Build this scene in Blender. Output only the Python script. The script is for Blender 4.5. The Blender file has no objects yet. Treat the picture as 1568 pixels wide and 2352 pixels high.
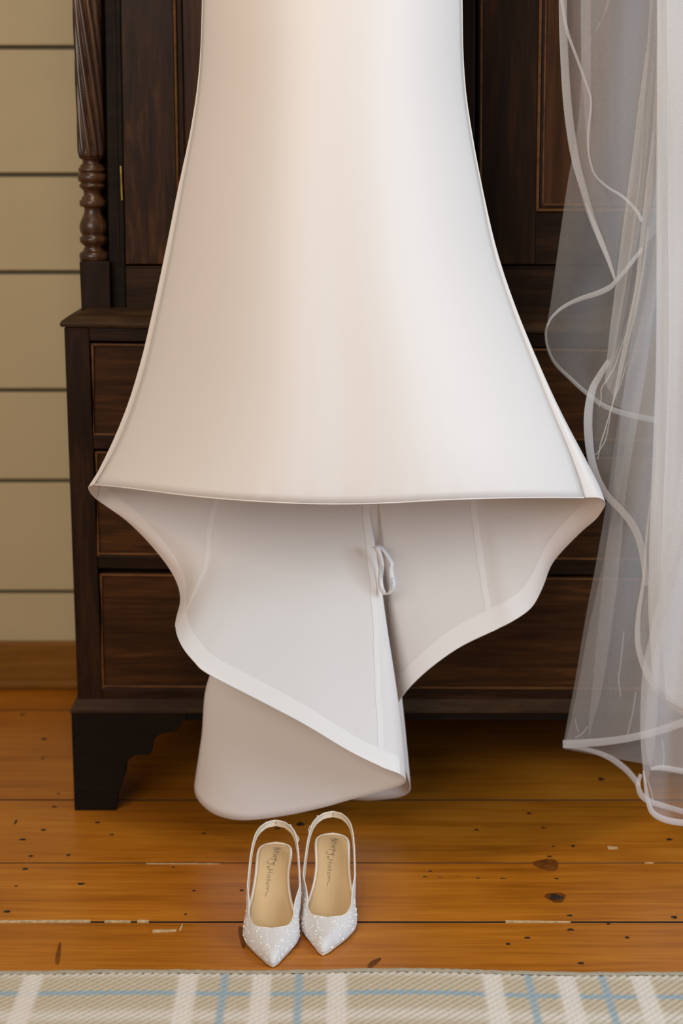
import bpy, math, random
import numpy as np
from mathutils import Vector
random.seed(7); rng = np.random.default_rng(7)
C = bpy.context.scene.collection

# ------------------------------------------------------------------ camera
FPX, PITCH, CAMH = 3950.0, math.radians(12.1), 1.10
cam_d = bpy.data.cameras.new('camera'); cam = bpy.data.objects.new('camera', cam_d); C.objects.link(cam)
cam.location = (0, 0, CAMH); cam.rotation_euler = (math.radians(90) - PITCH, 0, 0)
cam_d.sensor_fit = 'VERTICAL'; cam_d.sensor_height = 36.0; cam_d.lens = 36.0 * FPX / 2352.0
cam_d.clip_start = 0.05
cam_d.dof.use_dof = True; cam_d.dof.focus_distance = 2.46; cam_d.dof.aperture_fstop = 3.2
bpy.context.scene.camera = cam

# ------------------------------------------------------------------ world, lamps, exposure
sc = bpy.context.scene
w = bpy.data.worlds.new('room_light'); sc.world = w; w.use_nodes = True
bg = w.node_tree.nodes['Background']; bg.inputs[0].default_value = (1.0, 0.86, 0.72, 1); bg.inputs[1].default_value = 0.26
def area(name, loc, target, sx, sy, power, col):
    d = bpy.data.lights.new(name, 'AREA'); d.shape = 'RECTANGLE'; d.size = sx; d.size_y = sy; d.energy = power; d.color = col
    o = bpy.data.objects.new(name, d); C.objects.link(o); o.location = loc
    o.rotation_euler = (Vector(target) - Vector(loc)).to_track_quat('-Z', 'Y').to_euler(); return o
area('window_daylight', (2.9, 0.7, 1.6), (0.1, 2.5, 0.7), 1.3, 1.7, 92, (0.66, 0.83, 1.0))
area('front_fill', (-1.6, -1.0, 2.1), (-0.1, 2.5, 0.6), 2.2, 1.5, 66, (1.0, 0.92, 0.84))  # soft fill added behind the camera to even out the front, not a window
area('ceiling_lamp', (-0.50, 1.45, 3.0), (-0.2, 2.2, 0.0), 0.14, 0.14, 8.5, (1.0, 0.80, 0.56))
area('ceiling_lamp', (-0.20, 1.60, 3.0), (0.0, 2.2, 0.0), 0.14, 0.14, 8.5, (1.0, 0.80, 0.56))
vs = sc.view_settings
vs.view_transform = 'Standard'; vs.look = 'None'; vs.gamma = 1.0; vs.use_curve_mapping = False; vs.exposure = 0.0

# ------------------------------------------------------------------ helpers
CT, ST = math.cos(PITCH), math.sin(PITCH)
def ray(x, y):
    a = (x - 784.0) / FPX; b = (1176.0 - y) / FPX
    return np.array([a, CT + b * ST, -ST + b * CT])
def W(x, y, Y):                      # the point of the upright plane Y seen at photo position x, y
    d = ray(x, y); return np.array([0, 0, CAMH]) + d * (Y / d[1])
def F(x, y, z=0.0):                  # the point of the level plane z seen at photo position x, y
    d = ray(x, y); return np.array([0, 0, CAMH]) + d * ((z - CAMH) / d[2])
def WX(x, y, Y): return W(x, y, Y)[0]
def WZ(y, Y): return W(784, y, Y)[2]
ORI = {}
def link(o, parent):
    C.objects.link(o)
    if parent is not None: o.parent = parent
def empty(name, loc, label, cat, group=None):
    o = bpy.data.objects.new(name, None); C.objects.link(o); o.location = loc; o.empty_display_size = 0.1
    o['label'] = label; o['category'] = cat
    if group: o['group'] = group
    ORI[o.name] = np.array(loc, float); return o
def mk(name, verts, faces, m, parent=None, smooth=False, bevel=0.0, solid=0.0, label=None, kind=None, segs=2, loc=None):
    o0 = ORI[parent.name] if parent is not None else (np.array(loc, float) if loc is not None else np.zeros(3))
    v = np.asarray(verts, float) - o0
    me = bpy.data.meshes.new(name); me.from_pydata(v.tolist(), [], [list(map(int, f)) for f in faces]); me.update()
    if smooth: me.polygons.foreach_set('use_smooth', [True] * len(me.polygons))
    me.materials.append(m)
    o = bpy.data.objects.new(name, me); link(o, parent)
    if parent is None: o.location = o0
    ORI[o.name] = o0
    if bevel: b = o.modifiers.new('bevel', 'BEVEL'); b.width = bevel; b.segments = segs; b.limit_method = 'ANGLE'
    if solid: s = o.modifiers.new('solid', 'SOLIDIFY'); s.thickness = solid; s.offset = 0
    if label: o['label'] = label
    if kind: o['kind'] = kind
    return o
BOXF = [(0,1,2,3),(7,6,5,4),(0,4,5,1),(1,5,6,2),(2,6,7,3),(3,7,4,0)]
def prism(fr, depth):                # fr: four front points (seen TL,TR,BR,BL), pushed back in Y
    fr = np.array(fr); bk = fr + np.array([0, depth, 0]); return np.vstack([fr, bk]), [tuple(reversed(f)) for f in BOXF]
def slab(name, q, Yf, depth, m, parent, bevel=0.0015, **k):
    v, f = prism([W(x, y, Yf) for x, y in q], depth); return mk(name, v, f, m, parent, bevel=bevel, **k)
def rect(x0, y0, x1, y1): return [(x0, y0), (x1, y0), (x1, y1), (x0, y1)]
def box(name, a, b, m, parent=None, bevel=0.0, **k):
    (x0, y0, z0), (x1, y1, z1) = a, b
    v, f = prism([(x0, y0, z1), (x1, y0, z1), (x1, y0, z0), (x0, y0, z0)], y1 - y0); return mk(name, v, f, m, parent, bevel=bevel, **k)
def merge(parts):
    V, Fc, n = [], [], 0
    for v, f in parts:
        V.append(np.asarray(v, float)); Fc += [tuple(i + n for i in q) for q in f]; n += len(v)
    return np.vstack(V), Fc
def gridf(n, m, closed_n=False, closed_m=False):
    f = []
    for i in range(n if closed_n else n - 1):
        for j in range(m if closed_m else m - 1):
            a, b = i, (i + 1) % n; c, d = j, (j + 1) % m
            f.append((a*m + c, b*m + c, b*m + d, a*m + d))
    return f
def grid(name, P, m, parent, **k):
    P = np.asarray(P, float); n, mm = P.shape[:2]
    return mk(name, P.reshape(-1, 3), gridf(n, mm), m, parent, smooth=True, **k)
def cr(pts, n):                      # Catmull-Rom through points, chord length parameter, n samples
    p = np.asarray(pts, float)
    if len(p) == 1: return np.repeat(p, n, 0)
    d = np.linalg.norm(np.diff(p, axis=0), axis=1) ** 0.5 + 1e-9; t = np.concatenate([[0], np.cumsum(d)]); t /= t[-1]
    tan = np.zeros_like(p)
    for i in range(len(p)):
        a, b = max(i - 1, 0), min(i + 1, len(p) - 1); tan[i] = (p[b] - p[a]) / (t[b] - t[a])
    out = []
    for u in np.linspace(0, 1, n):
        i = min(np.searchsorted(t, u, side='right') - 1, len(p) - 2); h = t[i+1] - t[i]; s = (u - t[i]) / h
        out.append((2*s**3-3*s**2+1)*p[i] + (s**3-2*s**2+s)*h*tan[i] + (-2*s**3+3*s**2)*p[i+1] + (s**3-s**2)*h*tan[i+1])
    return np.array(out)
def ip(x, pts):                      # piecewise-linear
    a = np.array(pts, float); return np.interp(x, a[:, 0], a[:, 1])
def sm(x, pts):                      # smooth (monotone-ish) interpolation of y(x)
    a = np.array(pts, float); xs, ys = a[:, 0], a[:, 1]
    x = np.clip(np.asarray(x, float), xs[0], xs[-1]); i = np.clip(np.searchsorted(xs, x, side='right') - 1, 0, len(xs) - 2)
    g = np.gradient(ys, xs); h = xs[i+1] - xs[i]; s = (x - xs[i]) / h
    return (2*s**3-3*s**2+1)*ys[i] + (s**3-2*s**2+s)*h*g[i] + (-2*s**3+3*s**2)*ys[i+1] + (s**3-s**2)*h*g[i+1]
def tube(path, r, sides=8, caps=True):
    p = np.asarray(path, float); n = len(p); r = np.broadcast_to(np.asarray(r, float), (n,))
    T = np.gradient(p, axis=0); T /= np.linalg.norm(T, axis=1)[:, None] + 1e-12
    up = np.array([0.03, 0.02, 1.0]); up /= np.linalg.norm(up)
    if abs(T[0] @ up) > 0.9: up = np.array([1.0, 0.05, 0.0])
    V = []; N = np.cross(T[0], up); N /= np.linalg.norm(N)
    for i in range(n):
        N = N - T[i] * (N @ T[i]); N /= np.linalg.norm(N); B = np.cross(T[i], N)
        for k in range(sides):
            a = 2 * math.pi * k / sides; V.append(p[i] + r[i] * (N * math.cos(a) + B * math.sin(a)))
    f = gridf(n, sides, closed_m=True)
    if caps: f += [tuple(range(sides - 1, -1, -1)), tuple((n - 1) * sides + k for k in range(sides))]
    return np.array(V), f
def mirror(o, X0, parent, name=None):
    me = o.data.copy(); ox = ORI[o.name][0]
    for v in me.vertices: v.co.x = 2 * X0 - (v.co.x + ox) - ox
    me.flip_normals()
    c = o.copy(); c.data = me
    if name: c.name = name
    C.objects.link(c); c.parent = parent; ORI[c.name] = ORI[o.name]; return c

# ------------------------------------------------------------------ materials
def new_mat(name):
    m = bpy.data.materials.new(name); m.use_nodes = True; nt = m.node_tree
    return m, nt, nt.nodes['Principled BSDF']
def nd(nt, t, **k):
    n = nt.nodes.new(t)
    for a, b in k.items(): setattr(n, a, b)
    return n
def ramp(nt, stops, src=None):
    r = nt.nodes.new('ShaderNodeValToRGB'); e = r.color_ramp.elements
    while len(e) < len(stops): e.new(0.5)
    for i, (p, c) in enumerate(stops): e[i].position = p; e[i].color = (*c, 1)
    if src is not None: nt.links.new(src, r.inputs[0])
    return r
def wood(name, dark, mid, light, scale=(1, 1, 1), rough=0.4, detail=6.0, distort=1.2, bump=0.05, spec=0.13, per_object=0.0, seed=0.0, coat=0.0):
    # scale: grain frequency per axis, low along the grain
    m, nt, b = new_mat(name); L = nt.links.new
    tc = nd(nt, 'ShaderNodeTexCoord'); oi = nd(nt, 'ShaderNodeObjectInfo')
    mp = nd(nt, 'ShaderNodeMapping'); mp.inputs['Scale'].default_value = scale
    add = nd(nt, 'ShaderNodeVectorMath', operation='ADD'); mul = nd(nt, 'ShaderNodeVectorMath', operation='SCALE')
    comb = nd(nt, 'ShaderNodeCombineXYZ'); L(oi.outputs['Random'], comb.inputs[0]); L(oi.outputs['Random'], comb.inputs[2]); L(oi.outputs['Random'], comb.inputs[1])
    L(comb.outputs[0], mul.inputs[0]); mul.inputs['Scale'].default_value = 13.0
    L(tc.outputs['Object'], add.inputs[0]); L(mul.outputs[0], add.inputs[1]); L(add.outputs[0], mp.inputs['Vector'])
    n1 = nd(nt, 'ShaderNodeTexNoise'); n1.inputs['Scale'].default_value = 1.0; n1.inputs['Detail'].default_value = detail; n1.inputs['Roughness'].default_value = 0.62; n1.inputs['Distortion'].default_value = distort
    L(mp.outputs[0], n1.inputs['Vector'])
    n2 = nd(nt, 'ShaderNodeTexNoise'); n2.inputs['Scale'].default_value = 5.0; n2.inputs['Detail'].default_value = 3.0
    L(add.outputs[0], n2.inputs['Vector'])
    n3 = nd(nt, 'ShaderNodeTexNoise'); n3.inputs['Scale'].default_value = 5.5; n3.inputs['Detail'].default_value = 4.0
    L(mp.outputs[0], n3.inputs['Vector'])
    mx = nd(nt, 'ShaderNodeMix', data_type='FLOAT'); mx.inputs[0].default_value = 0.35; L(n1.outputs[0], mx.inputs[2]); L(n2.outputs[0], mx.inputs[3])
    mx2 = nd(nt, 'ShaderNodeMix', data_type='FLOAT'); mx2.inputs[0].default_value = 0.28; L(mx.outputs[0], mx2.inputs[2]); L(n3.outputs[0], mx2.inputs[3])
    r = ramp(nt, [(0.34, dark), (0.5, mid), (0.68, light)], mx2.outputs[0])
    col = r.outputs[0]
    if per_object:
        hsv = nd(nt, 'ShaderNodeHueSaturation'); mr = nd(nt, 'ShaderNodeMapRange')
        mr.inputs['To Min'].default_value = 1 - per_object; mr.inputs['To Max'].default_value = 1 + per_object
        L(oi.outputs['Random'], mr.inputs[0]); L(mr.outputs[0], hsv.inputs['Value']); L(col, hsv.inputs['Color']); col = hsv.outputs[0]
    L(col, b.inputs['Base Color'])
    rr = nd(nt, 'ShaderNodeMapRange'); rr.inputs['To Min'].default_value = rough - 0.07; rr.inputs['To Max'].default_value = rough + 0.1
    L(n2.outputs[0], rr.inputs[0]); L(rr.outputs[0], b.inputs['Roughness'])
    b.inputs['Specular IOR Level'].default_value = spec
    if coat: b.inputs['Coat Weight'].default_value = coat; b.inputs['Coat Roughness'].default_value = 0.25
    if bump:
        bp = nd(nt, 'ShaderNodeBump'); bp.inputs['Strength'].default_value = bump; bp.inputs['Distance'].default_value = 0.002
        L(mx2.outputs[0], bp.inputs['Height']); L(bp.outputs[0], b.inputs['Normal'])
    return m
def plain(name, col, rough=0.5, spec=0.5, metal=0.0, noise=0.0, nscale=60.0, bump=0.0, sheen=0.0):
    m, nt, b = new_mat(name); L = nt.links.new
    b.inputs['Base Color'].default_value = (*col, 1); b.inputs['Roughness'].default_value = rough
    b.inputs['Specular IOR Level'].default_value = spec; b.inputs['Metallic'].default_value = metal
    if sheen: b.inputs['Sheen Weight'].default_value = sheen
    if noise or bump:
        tc = nd(nt, 'ShaderNodeTexCoord'); n = nd(nt, 'ShaderNodeTexNoise'); n.inputs['Scale'].default_value = nscale; n.inputs['Detail'].default_value = 5
        L(tc.outputs['Object'], n.inputs['Vector'])
        lo = tuple(max(c * (1 - noise), 0) for c in col); hi = tuple(min(c * (1 + noise), 1) for c in col)
        r = ramp(nt, [(0.3, lo), (0.7, hi)], n.outputs[0]); L(r.outputs[0], b.inputs['Base Color'])
        if bump:
            bp = nd(nt, 'ShaderNodeBump'); bp.inputs['Strength'].default_value = bump; bp.inputs['Distance'].default_value = 0.001
            L(n.outputs[0], bp.inputs['Height']); L(bp.outputs[0], b.inputs['Normal'])
    return m
D0, D1, D2 = (0.007, 0.003, 0.0012), (0.018, 0.007, 0.0026), (0.050, 0.019, 0.006)
M_oakV = wood('dark_oak_upright', D0, D1, D2, (34, 34, 3.2), 0.42, distort=0.8)
M_oakH = wood('dark_oak_level', D0, D1, (0.060, 0.026, 0.010), (3.0, 34, 36), 0.42, distort=0.8)
M_fig = wood('figured_oak', (0.010, 0.0042, 0.002), (0.030, 0.0120, 0.005), (0.100, 0.038, 0.012), (26, 26, 3.6), 0.4, distort=2.6)
M_panel = wood('reddish_panel_wood', (0.020, 0.008, 0.003), (0.060, 0.022, 0.008), (0.13, 0.048, 0.015), (70, 30, 2.0), 0.4, distort=0.3)
M_drw = wood('drawer_front_wood', (0.013, 0.005, 0.0016), (0.040, 0.0150, 0.0040), (0.110, 0.041, 0.0095), (2.2, 30, 30), 0.38, distort=1.6)
M_bead = wood('worn_bead_wood', (0.05, 0.02, 0.008), (0.12, 0.05, 0.017), (0.20, 0.085, 0.028), (5, 20, 20), 0.4)
M_col = wood('turned_column_wood', (0.016, 0.007, 0.004), (0.048, 0.020, 0.009), (0.12, 0.048, 0.016), (40, 40, 6), 0.28, spec=0.5)
M_foot = wood('blackened_foot_wood', (0.004, 0.0024, 0.0014), (0.008, 0.0046, 0.0026), (0.018, 0.010, 0.005), (3, 30, 30), 0.55, spec=0.12)
M_ledge = wood('dusty_ledge_wood', (0.020, 0.010, 0.005), (0.040, 0.021, 0.010), (0.085, 0.046, 0.020), (4, 18, 24), 0.55)
M_pine = wood('varnished_pine', (0.28, 0.080, 0.004), (0.48, 0.155, 0.009), (0.63, 0.238, 0.020), (1.6, 26, 26), 0.33, distort=1.3, per_object=0.12, spec=0.5, bump=0.04)
M_base = wood('pine_skirting', (0.15, 0.06, 0.009), (0.22, 0.092, 0.014), (0.29, 0.125, 0.022), (2, 20, 20), 0.45)
M_gap = plain('dark_floor_void', (0.010, 0.006, 0.004), 0.9)
M_wall = plain('cream_painted_board', (0.50, 0.41, 0.245), 0.55, 0.3, noise=0.03, nscale=8, bump=0.02)
M_knot = wood('pine_knot', (0.06, 0.018, 0.004), (0.15, 0.045, 0.007), (0.28, 0.09, 0.012), (30, 30, 30), 0.35)
M_hole = plain('dark_nail_hole', (0.020, 0.012, 0.008), 0.6, noise=0.4, nscale=300)
M_fill = plain('pale_seam_filler', (0.55, 0.38, 0.20), 0.7, noise=0.3, nscale=120)
M_brass = plain('aged_brass', (0.28, 0.19, 0.05), 0.38, metal=1.0, noise=0.4, nscale=120)
def cloth(name, col, trans=0.25, rough=0.42, weave=0.05):
    m, nt, b = new_mat(name); L = nt.links.new
    b.inputs['Base Color'].default_value = (*col, 1); b.inputs['Roughness'].default_value = rough; b.inputs['Specular IOR Level'].default_value = 0.45
    b.inputs['Sheen Weight'].default_value = 0.15; b.inputs['Sheen Roughness'].default_value = 0.4
    tc = nd(nt, 'ShaderNodeTexCoord'); n = nd(nt, 'ShaderNodeTexNoise'); n.inputs['Scale'].default_value = 900; n.inputs['Detail'].default_value = 2
    mp = nd(nt, 'ShaderNodeMapping'); mp.inputs['Scale'].default_value = (0.35, 1, 1); L(tc.outputs['Object'], mp.inputs[0]); L(mp.outputs[0], n.inputs['Vector'])
    bp = nd(nt, 'ShaderNodeBump'); bp.inputs['Strength'].default_value = weave; bp.inputs['Distance'].default_value = 0.0006
    L(n.outputs[0], bp.inputs['Height']); L(bp.outputs[0], b.inputs['Normal'])
    t = nd(nt, 'ShaderNodeBsdfTranslucent'); t.inputs[0].default_value = (*col, 1)
    mx = nd(nt, 'ShaderNodeMixShader'); mx.inputs[0].default_value = trans
    L(b.outputs[0], mx.inputs[1]); L(t.outputs[0], mx.inputs[2]); L(mx.outputs[0], nt.nodes['Material Output'].inputs[0])
    return m
M_satin = cloth('ivory_satin', (0.83, 0.785, 0.75), 0.14, 0.54)
M_band = cloth('ivory_hem_facing', (0.87, 0.825, 0.79), 0.08, 0.55)
M_seam = cloth('ivory_seam_allowance', (0.86, 0.82, 0.785), 0.10, 0.55)
def net(name, alpha, col=(0.92, 0.91, 0.91), pattern=0.5):
    m, nt, b = new_mat(name); L = nt.links.new
    nt.nodes.remove(b)
    d = nd(nt, 'ShaderNodeBsdfDiffuse'); d.inputs[0].default_value = (*col, 1)
    t = nd(nt, 'ShaderNodeBsdfTranslucent'); t.inputs[0].default_value = (*col, 1)
    mx = nd(nt, 'ShaderNodeMixShader'); mx.inputs[0].default_value = 0.4; L(d.outputs[0], mx.inputs[1]); L(t.outputs[0], mx.inputs[2])
    tr = nd(nt, 'ShaderNodeBsdfTransparent'); m2 = nd(nt, 'ShaderNodeMixShader')
    tc = nd(nt, 'ShaderNodeTexCoord'); prev = None
    for rot in (35, -35):
        mp = nd(nt, 'ShaderNodeMapping'); mp.inputs['Rotation'].default_value = (0, math.radians(rot), 0); L(tc.outputs['Object'], mp.inputs[0])
        wv = nd(nt, 'ShaderNodeTexWave', wave_type='BANDS', bands_direction='X'); wv.inputs['Scale'].default_value = 170; wv.inputs['Distortion'].default_value = 0.0
        L(mp.outputs[0], wv.inputs['Vector'])
        if prev is None: prev = wv.outputs[1]
        else:
            mxm = nd(nt, 'ShaderNodeMath', operation='MAXIMUM'); L(prev, mxm.inputs[0]); L(wv.outputs[1], mxm.inputs[1]); prev = mxm.outputs[0]
    mr = nd(nt, 'ShaderNodeMapRange'); mr.inputs['From Min'].default_value = 0.3; mr.inputs['From Max'].default_value = 1.0
    mr.inputs['To Min'].default_value = alpha * (1 - pattern); mr.inputs['To Max'].default_value = min(alpha * (1 + pattern * 0.75), 1); L(prev, mr.inputs[0])
    L(mr.outputs[0], m2.inputs[0]); L(tr.outputs[0], m2.inputs[1]); L(mx.outputs[0], m2.inputs[2]); L(m2.outputs[0], nt.nodes['Material Output'].inputs[0])
    return m
M_tulle = net('white_tulle', 0.225)
M_tulleN = net('white_tulle_gather', 0.36)
M_crease = net('white_tulle_crease', 0.40, pattern=0.2)
M_ribbon = net('white_horsehair_ribbon', 0.62, (0.88, 0.88, 0.90), 0.12)

# ------------------------------------------------------------------ setting: back wall of boards, floor of planks
YW = 3.41; YB = 2.74                  # wall face, front of the press's base
wall = box('wall_back', (-3.0, YW + 0.016, 0), (3.6, YW + 0.12, 2.9), plain('wall_backing', (0.16, 0.13, 0.08), 0.8)); wall['kind'] = 'structure'
grooves = [-430, -180, 109, 402, 626, 897, 1105, 1360]
zs = [2.9] + [WZ(g, YW) for g in grooves] + [0.02]
for i in range(len(zs) - 1):
    g = 0.0040
    box('plank', (-3.0, YW, zs[i+1] + g), (3.6, YW + 0.018, zs[i] - g), M_wall, wall, bevel=0.0025)
bb = box('baseboard_back', (-3.0, YW - 0.018, 0.0), (3.6, YW, WZ(1476, YW - 0.018)), M_base, bevel=0.004); bb['kind'] = 'structure'
qr = mk('shoe_moulding', *tube([(-3.0, YW - 0.02, 0.010), (3.6, YW - 0.02, 0.010)], 0.012, 10), M_base, bb, smooth=True)
floor = box('floor', (-3.0, 0.4, -0.10), (3.6, YW + 0.1, -0.022), M_gap); floor['kind'] = 'structure'
seams = [1630, 1738, 1837, 1981.5, 2117]
ys = [YW + 0.02] + [F(784, s)[1] for s in seams]
ys.append(ys[-1] - 0.155)
while ys[-1] > 0.5: ys.append(ys[-1] - random.choice([0.115, 0.125, 0.135]))
planks = []
for i in range(len(ys) - 1):
    dz = [0, -0.0006, 0.0004, -0.0003, 0.0, -0.0005][i % 6]
    planks.append((ys[i+1], ys[i], box('plank', (-3.0, ys[i+1] + 0.0018, -0.024), (3.6, ys[i] - 0.0018, dz), M_pine, floor, bevel=0.0010)))
    pl_ = planks[-1][2].data; pl_.materials.append(M_gap)
    for q in pl_.polygons: q.material_index = 0 if q.normal.z > 0.5 else 1
def plank_at(Y):
    for a, b, o in planks:
        if a <= Y <= b: return o
    return planks[-1][2]
def spot(name, x, y, wx, wy, m, ang=0.0, dz=0.0012):   # a small flat mark let into the plank, size in photo px
    c = F(x, y); sx = wx / 1680 / 2; sy = wy / 1680 / 2 / 0.44
    n = 14; V = [c + np.array([0, 0, dz])]
    ph = random.random() * 6
    for k in range(n):
        a = 2 * math.pi * k / n; r = 1 + 0.14 * math.sin(3 * a + ph)
        px, py = sx * r * math.cos(a), sy * r * math.sin(a)
        V.append(c + np.array([px * math.cos(ang) - py * math.sin(ang), px * math.sin(ang) + py * math.cos(ang), 0.0002]))
    mk(name, V, [(0, 1 + k, 1 + (k + 1) % n) for k in range(n)], m, plank_at(c[1]))
# nail holes and tiny knots (x, y, width, height in the photo)
for x, y, a, b in [(71,1966,13,5),(58,1996,16,6),(37,2035,8,4),(16,2094,18,6),(100,1906,15,6),(52,1928,18,6),(224,1889,14,6),(257,1917,12,5),(157,1964,10,6),(186,2030,20,6),
                   (426,2100,8,4),(398,1992,8,4),(445,2046,9,4),(555,2045,10,5),(468,1914,12,5),(690,1893,22,12),(637,1903,16,6),
                   (988,2001,10,4),(1215,1868,14,6),(1094,1906,12,5),(1316,1943,10,7),(1248,1901,12,5),(1262,1967,13,4),(1278,2018,12,4),(1308,2103,14,5),(1310,2135,16,5),
                   (1211,2154,15,4),(1167,2168,11,5),(1440,2153,10,5),(1334,2212,14,5),(1537,1928,16,7),(1548,2107,15,7),(1397,2121,8,5),(1271,1944,8,4),
                   (976,2014,14,3),(1052,2013,2,3),(1098,2017,12,3),(1155,2018,16,3),(1010,2015,8,2),(51,1641,16,7),(101,1697,18,8),(98,1742,9,12),(134,1823,13,6),(125,1853,15,5),(36,1888,6,16),(1380,1790,24,14)]:
    spot('nail_hole', x, y, a, b, M_hole)
spot('knot', 1256, 1986, 66, 34, M_knot, 0.15); spot('knot', 1276, 2061, 38, 17, M_hole); spot('knot', 1276, 2061, 52, 26, M_knot, dz=0.0006)
spot('knot', 556, 2150, 16, 52, M_knot, 0.12); spot('knot', 134, 2192, 10, 50, M_knot, 0.1); spot('knot', 858, 2212, 16, 26, M_knot, -0.5)
for x0, y0, x1, y1, wd in [(-10, 2116.5, 208, 2114.5, 4.5), (315, 2115, 342, 2115, 4), (335, 1984, 505, 1984.5, 2.5), (350, 2139, 405, 2137, 6), (413, 2137, 419, 2122, 4), (1160, 2116, 1310, 2117, 3), (1395, 1947, 1418, 1948, 8), (240, 2115.5, 300, 2115.5, 2.5), (1480, 1982, 1500, 1982, 3)]:
    a, b = F(x0, y0), F(x1, y1); d = np.array([0, wd / 1680 / 0.44 / 2, 0]); e = np.array([wd / 1680 / 2, 0, 0]) if abs(x1 - x0) < 20 and abs(y1-y0) > 5 else np.zeros(3)
    z = np.array([0, 0, 0.0006]); pl = plank_at((a[1] + b[1]) / 2)
    dd = e if e.any() else d
    top = [a + dd + z, b + dd * 0.6 + z, b - dd * 0.6 + z, a - dd + z]; bot = [p - np.array([0, 0, 0.004]) for p in top]
    mk('seam_filler', top + bot, [(0,3,2,1)] + [(i, (i+1) % 4, (i+1) % 4 + 4, i + 4) for i in range(4)], M_fill, pl)

# ------------------------------------------------------------------ linen press
pc = F(1085, 1855); XC = WX(1091, 300, 2.80)
press = empty('linen_press', (XC, YB + 0.3, 0), 'tall dark oak linen press with twisted corner columns, drawers below, behind the hanging dress', 'wardrobe')
XR = lambda x: 2 * XC - x
Yd = 2.800
def yl(x, a, b): return a + (b - a) * (x - 200) / 1050.0        # edges sag slightly from left (a) to right (b)
def row(name, x0, x1, t, bt, Yf, depth, m, parent=press, **k):
    return slab(name, [(x0[0], yl(x0[0], *t)), (x1, yl(x1, *t)), (x1, yl(x1, *bt)), (x0[1], yl(x0[1], *bt))], Yf, depth, m, parent, **k)
# carcass boxes
zL = WZ(745, YB); xl = WX(150, 752, YB) + 0.004
zB = WZ(1620, YB)
box('base_carcass', (xl + 0.004, YB + 0.03, zB), (XR(xl) - 0.004, 3.36, zL), M_foot, press)
xu = WX(188, 640, Yd)
box('upper_carcass', (xu + 0.002, Yd + 0.035, zL), (XR(xu) - 0.002, 3.33, 2.02), M_foot, press)
box('cornice', (xu - 0.05, Yd - 0.08, 2.02), (XR(xu) + 0.05, 3.35, 2.09), M_oakH, press, bevel=0.012)
XRE = 2010                                                      # beyond the frame; right stile mirrors the left one
o = slab('stile', [(147, 752), (204, 753), (236, 1607), (178, 1606)], YB, 0.035, M_oakV, press); mirror(o, XC, press)
xin = lambda y: 204 + (y - 753) * 32 / 854.0
RX = 1830
row('rail', (xin(752), xin(785)), RX, (752, 766), (783, 797), YB, 0.03, M_oakH)
row('rail', (xin(1001), xin(1031)), RX, (1002, 1013), (1031, 1044), YB, 0.03, M_oakH)
row('rail', (xin(1276), xin(1305)), RX, (1276, 1287), (1305, 1319), YB, 0.03, M_oakH)
row('rail', (xin(1581), xin(1608)), RX, (1581, 1585), (1607, 1610), YB, 0.03, M_oakH)
# three drawers: panel, cock bead on four sides
for n, (t, bt, tl) in enumerate([((789, 801), (1001, 1012), 0), ((1037, 1049), (1275, 1286), 1), ((1318, 1327), (1580, 1584), 2)]):
    xa, xb = xin(t[0]) + 3, xin(bt[0]) + 3
    d = row('drawer', (xa, xb), RX - 4, t, bt, YB + 0.006, 0.02, M_drw)
    bw = 5.5
    r = lambda x0, x1, tt, bb_: row('bead', x0, x1, tt, bb_, YB + 0.001, 0.012, M_bead, d, bevel=0.0012)
    r((xa, xa), RX - 4, t, (t[0] + bw, t[1] + bw)); r((xb, xb), RX - 4, (bt[0] - bw, bt[1] - bw), bt)
    r((xa, xb), xa + bw + 1, t, bt); r((RX - 10, RX - 10), RX - 4, t, bt)
# ledge moulding (ovolo and fillet), swept along the front, with its left return
prof = [(0.030, 0.0), (-0.004, 0.0), (-0.006, 0.004), (-0.004, 0.009), (0.006, 0.016), (0.018, 0.019), (0.026, 0.022), (0.034, 0.026), (0.20, 0.026)]
z0L, z0R = WZ(yl(147, 751, 766), YB), WZ(yl(1866, 751, 766), YB)
xA, xB = WX(147, 752, YB), XR(WX(147, 752, YB))
V = []
for (d, h) in prof: V.append((xA + d if d < 0.1 else xA + 0.034, YB + d, z0L + h))
for (d, h) in prof: V.append((xB - d if d < 0.1 else xB - 0.034, YB + d, z0R + h))
for (d, h) in prof: V.append((xA + d if d < 0.1 else xA + 0.034, 3.36, z0L + h))
n = len(prof); fcs = [(i, i + 1, n + i + 1, n + i) for i in range(n - 1)] + [(2*n + i, 2*n + i + 1, i + 1, i) for i in range(n - 1)] + [tuple(range(2*n - 1, n - 1, -1))]
mk('ledge_moulding', V, [tuple(reversed(f)) for f in fcs], M_ledge, press)
# base moulding and apron
def sweep(name, pr, m):
    V = []
    for X, s in ((WX(178, 1606, YB), 1), (XR(WX(178, 1606, YB)), -1)):
        for d, z in pr: V.append((X + s * d, YB + d, z))
    for d, z in pr: V.append((WX(178, 1606, YB) + d, 3.36, z))
    n = len(pr); f = [(i, i + 1, n + i + 1, n + i) for i in range(n - 1)] + [(2*n + i, 2*n + i + 1, i + 1, i) for i in range(n - 1)]
    return mk(name, V, [tuple(reversed(q)) for q in f], m, press)
za, zb_, zc = WZ(1607, YB), WZ(1630, YB), WZ(1655, YB)
sweep('base_moulding', [(0.02, zb_ - 0.002), (-0.0115, zb_ - 0.002), (-0.0115, zb_ + 0.002), (-0.009, zb_ + 0.006), (0.0, za + 0.001), (0.02, za + 0.001)][::1], M_ledge)
YA = YB - 0.010
slab('apron', [(200, 1630), (1800, 1632), (1800, 1655), (200, 1655)], YA + 0.003, 0.02, M_foot, press)
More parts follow.
